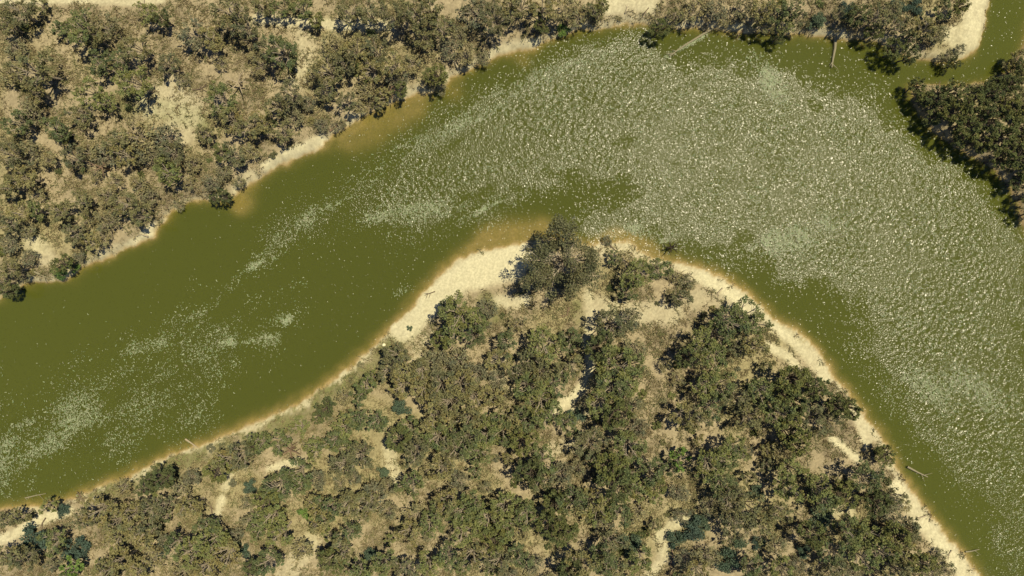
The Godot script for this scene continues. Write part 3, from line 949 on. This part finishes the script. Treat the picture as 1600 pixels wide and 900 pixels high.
# ---------------------------------------------------------------- logs, snags
func fallen_log(label: String, pts: Array, thick: float, m: Material, twigs := 2, sink := 0.0) -> void:
	var r := RandomNumberGenerator.new()
	r.seed = int(pts[0] * 7 + pts[1])
	var path := []
	for k in range(0, pts.size(), 2):
		var p := spot(pts[k], pts[k + 1], 0.0)
		p.y = maxf(ground(p.x, p.z), -0.05 - sink) + thick * 0.6
		path.append(p)
	var o := Node3D.new()
	o.name = numbered("fallen_log")
	add_child(o)
	o.position = path[0]
	var v := PackedVector3Array()
	for k in path.size() - 1:
		var ta := 1.0 - 0.6 * k / float(path.size() - 1)
		var tb := 1.0 - 0.6 * (k + 1) / float(path.size() - 1)
		tube(v, path[k] - path[0], path[k + 1] - path[0], thick * ta, thick * tb, 9)
	piece("stem", plain_mesh(v), m, o)
	for k in twigs:
		var t := PackedVector3Array()
		var i: int = path.size() - 2
		var from: Vector3 = path[i].lerp(path[i + 1], 0.35 + 0.5 * k / maxf(1.0, twigs)) - path[0]
		var along: Vector3 = (path[i + 1] - path[i]).normalized()
		var side := along.rotated(Vector3.UP, (0.7 if k % 2 else -0.7) + r.randf_range(-0.2, 0.2))
		tube(t, from, from + (side + Vector3.UP * 0.25) * r.randf_range(1.4, 2.8), thick * 0.35, thick * 0.1)
		piece("branch", plain_mesh(t), m, o)
	tag(o, label, "log")

func dead_tree(label: String, px: float, py: float, tall: float, m: Material, spread: float, n: int) -> void:
	var r := RandomNumberGenerator.new()
	r.seed = int(px * 3 + py)
	var o := Node3D.new()
	o.name = numbered("dead_tree")
	add_child(o)
	var p := on_ground(px, py, tall * 0.5)
	o.position = p
	var v := PackedVector3Array()
	var top := Vector3(r.randf_range(-0.5, 0.5), tall * 0.55, r.randf_range(-0.5, 0.5))
	tube(v, Vector3(0, -0.6, 0), top, 0.45, 0.3, 8)
	piece("trunk", plain_mesh(v), m, o)
	for k in n:
		var a := TAU * k / n + r.randf_range(-0.4, 0.4)
		var t := PackedVector3Array()
		var elbow := top + Vector3(cos(a) * spread * 0.45, tall * r.randf_range(0.1, 0.25), sin(a) * spread * 0.45)
		var tip := elbow + Vector3(cos(a + 0.3) * spread * 0.55, tall * r.randf_range(0.0, 0.2), sin(a + 0.3) * spread * 0.55)
		tube(t, top, elbow, 0.26, 0.17)
		tube(t, elbow, tip, 0.17, 0.05)
		tube(t, elbow, elbow + Vector3(cos(a - 0.7) * spread * 0.4, tall * 0.1, sin(a - 0.7) * spread * 0.4), 0.13, 0.04)
		piece("limb", plain_mesh(t), m, o)
	tag(o, label, "dead tree")

func build_logs() -> void:
	var bleached := matte(lin(0.21, 0.19, 0.125), 0.9, false)
	var brown := matte(lin(0.17, 0.12, 0.08), 0.9, false)
	var black := matte(lin(0.035, 0.028, 0.02), 0.9, false)
	var grey := matte(lin(0.3, 0.25, 0.17), 0.9, false)
	fallen_log("weathered log jutting straight from the outer bank into the river", [1304, 58, 1304, 76, 1301, 92, 1299, 106], 0.5, bleached, 2)
	fallen_log("pale forked log lying in the water off the eastern shore", [1417, 729, 1434, 738, 1449, 745], 0.36, bleached, 2)
	fallen_log("small grey log at the waterline of the grassy western shore", [290, 686, 299, 692, 309, 699], 0.32, grey, 1)
	fallen_log("long pale log slanting from the outer bank into ruffled water", [1113, 45, 1096, 55, 1078, 66, 1062, 76, 1046, 88], 0.42, bleached, 3)
	fallen_log("dark log lying across the outer bank beside the shallows", [517, 206, 530, 197, 544, 189], 0.4, brown, 1)
	fallen_log("bleached log on the bare ground of the northern clearing", [480, 62, 485, 56, 491, 49], 0.28, grey, 1)
	fallen_log("dark forked branch fallen below the pair of blue-green bushes", [1046, 847, 1048, 862, 1045, 878, 1044, 897], 0.3, brown, 2)
	fallen_log("thin dark branch reaching over the sand of the outer bank", [1170, 34, 1160, 48, 1148, 62], 0.2, brown, 2)
	fallen_log("pale trunk toppled beside light green bushes on the western bank", [60, 424, 70, 429, 82, 436], 0.42, bleached, 1)
	fallen_log("reddish log lying by the foot of the huge gum", [888, 480, 885, 492, 872, 496], 0.3, brown, 1)
	fallen_log("short pale driftwood in the shallows at the southern sandy shore", [1508, 862, 1518, 861, 1530, 858], 0.25, bleached, 1)
	fallen_log("long thin pale stem floating by the calm western shore", [40, 778, 56, 774, 72, 771], 0.22, bleached, 1)
	dead_tree("leafless pale-limbed tree at the edge of the western clearing", 372, 128, 6.0, grey, 4.2, 5)
	dead_tree("leafless tree beside the short pale track on the point", 456, 702, 6.0, brown, 4.0, 5)
	dead_tree("black snag standing in the water off the point", 1047, 386, 5.0, black, 2.4, 6)
	dead_tree("leafless dark tree on the outer bank above calm water", 610, 146, 5.0, brown, 3.2, 5)
	dead_tree("bare grey tree in the middle of the western woodland", 160, 262, 7.0, brown, 3.2, 5)
	# one pale stone on the grass
	var st := SphereMesh.new()
	st.radial_segments = 9
	st.rings = 5
	st.radius = 0.62
	st.height = 0.8
	var a := st.get_mesh_arrays()
	var vs: PackedVector3Array = a[Mesh.ARRAY_VERTEX]
	for k in vs.size():
		vs[k] *= 1.0 + fine.get_noise_3dv(vs[k] * 9.0) * 0.35
	a[Mesh.ARRAY_VERTEX] = vs
	var sm := ArrayMesh.new()
	sm.add_surface_from_arrays(Mesh.PRIMITIVE_TRIANGLES, a)
	var o := piece("boulder", sm, matte(lin(0.62, 0.58, 0.38), 0.9, false), self)
	var p := spot(600, 539, 0.4)
	o.position = Vector3(p.x, ground(p.x, p.z) + 0.2, p.z)
	tag(o, "lone pale boulder on the short grass of the bank", "rock")

# ---------------------------------------------------------------- all of it
func _ready() -> void:
	var cam := Camera3D.new()
	cam.name = "camera"
	add_child(cam)
	cam.position = Vector3(0, EYE, 0)
	cam.rotation_degrees = Vector3(-90, 0, 0)
	cam.fov = rad_to_deg(2.0 * atan(90.0 / EYE))
	cam.near = 1.0
	cam.far = 3000.0
	cam.current = true
	var env := Environment.new()
	env.background_mode = Environment.BG_SKY
	var sky_m := ProceduralSkyMaterial.new()
	sky_m.sky_top_color = Color(0.3, 0.38, 0.54)
	sky_m.sky_horizon_color = Color(0.62, 0.68, 0.74)
	sky_m.ground_bottom_color = Color(0.3, 0.27, 0.2)
	sky_m.ground_horizon_color = Color(0.5, 0.5, 0.46)
	sky_m.sun_angle_max = 8.0
	var sky := Sky.new()
	sky.sky_material = sky_m
	env.sky = sky
	env.background_energy_multiplier = 0.78
	env.tonemap_mode = Environment.TONE_MAPPER_LINEAR
	env.tonemap_exposure = 1.42
	env.sdfgi_enabled = true
	env.ssao_enabled = true
	env.ssil_enabled = true
	env.volumetric_fog_enabled = true
	env.volumetric_fog_density = 0.0
	var we := WorldEnvironment.new()
	we.name = "environment"
	we.environment = env
	add_child(we)
	var sun := DirectionalLight3D.new()
	sun.name = "sun"
	sun.light_energy = 1.45
	sun.light_color = Color(1.0, 0.95, 0.82)
	sun.light_angular_distance = 0.53
	sun.shadow_enabled = true
	add_child(sun)
	sun.look_at_from_position(Vector3.ZERO, Vector3(-0.307, -1.0, 0.186), Vector3(0, 0, -1))

	rng.seed = 20240
	broad.seed = 3
	broad.frequency = 0.018
	broad.fractal_octaves = 3
	mid.seed = 4
	mid.frequency = 0.06
	mid.fractal_octaves = 3
	fine.seed = 5
	fine.frequency = 0.22
	fine.fractal_octaves = 3
	f_north = field_of([NORTH])
	f_point = field_of([POINT])
	f_east = field_of([EAST])
	f_ruffled = field_of([RUFFLED])
	f_west = field_of([RUFFLED_WEST])
	for a in TRACKS:
		strokes.append(stroke_of(a))
	for a in GREENS:
		greens.append(stroke_of(a))
	build_ground()
	build_water()
	build_trees()
	build_logs()
	build_litter()
	build_painted_glints()
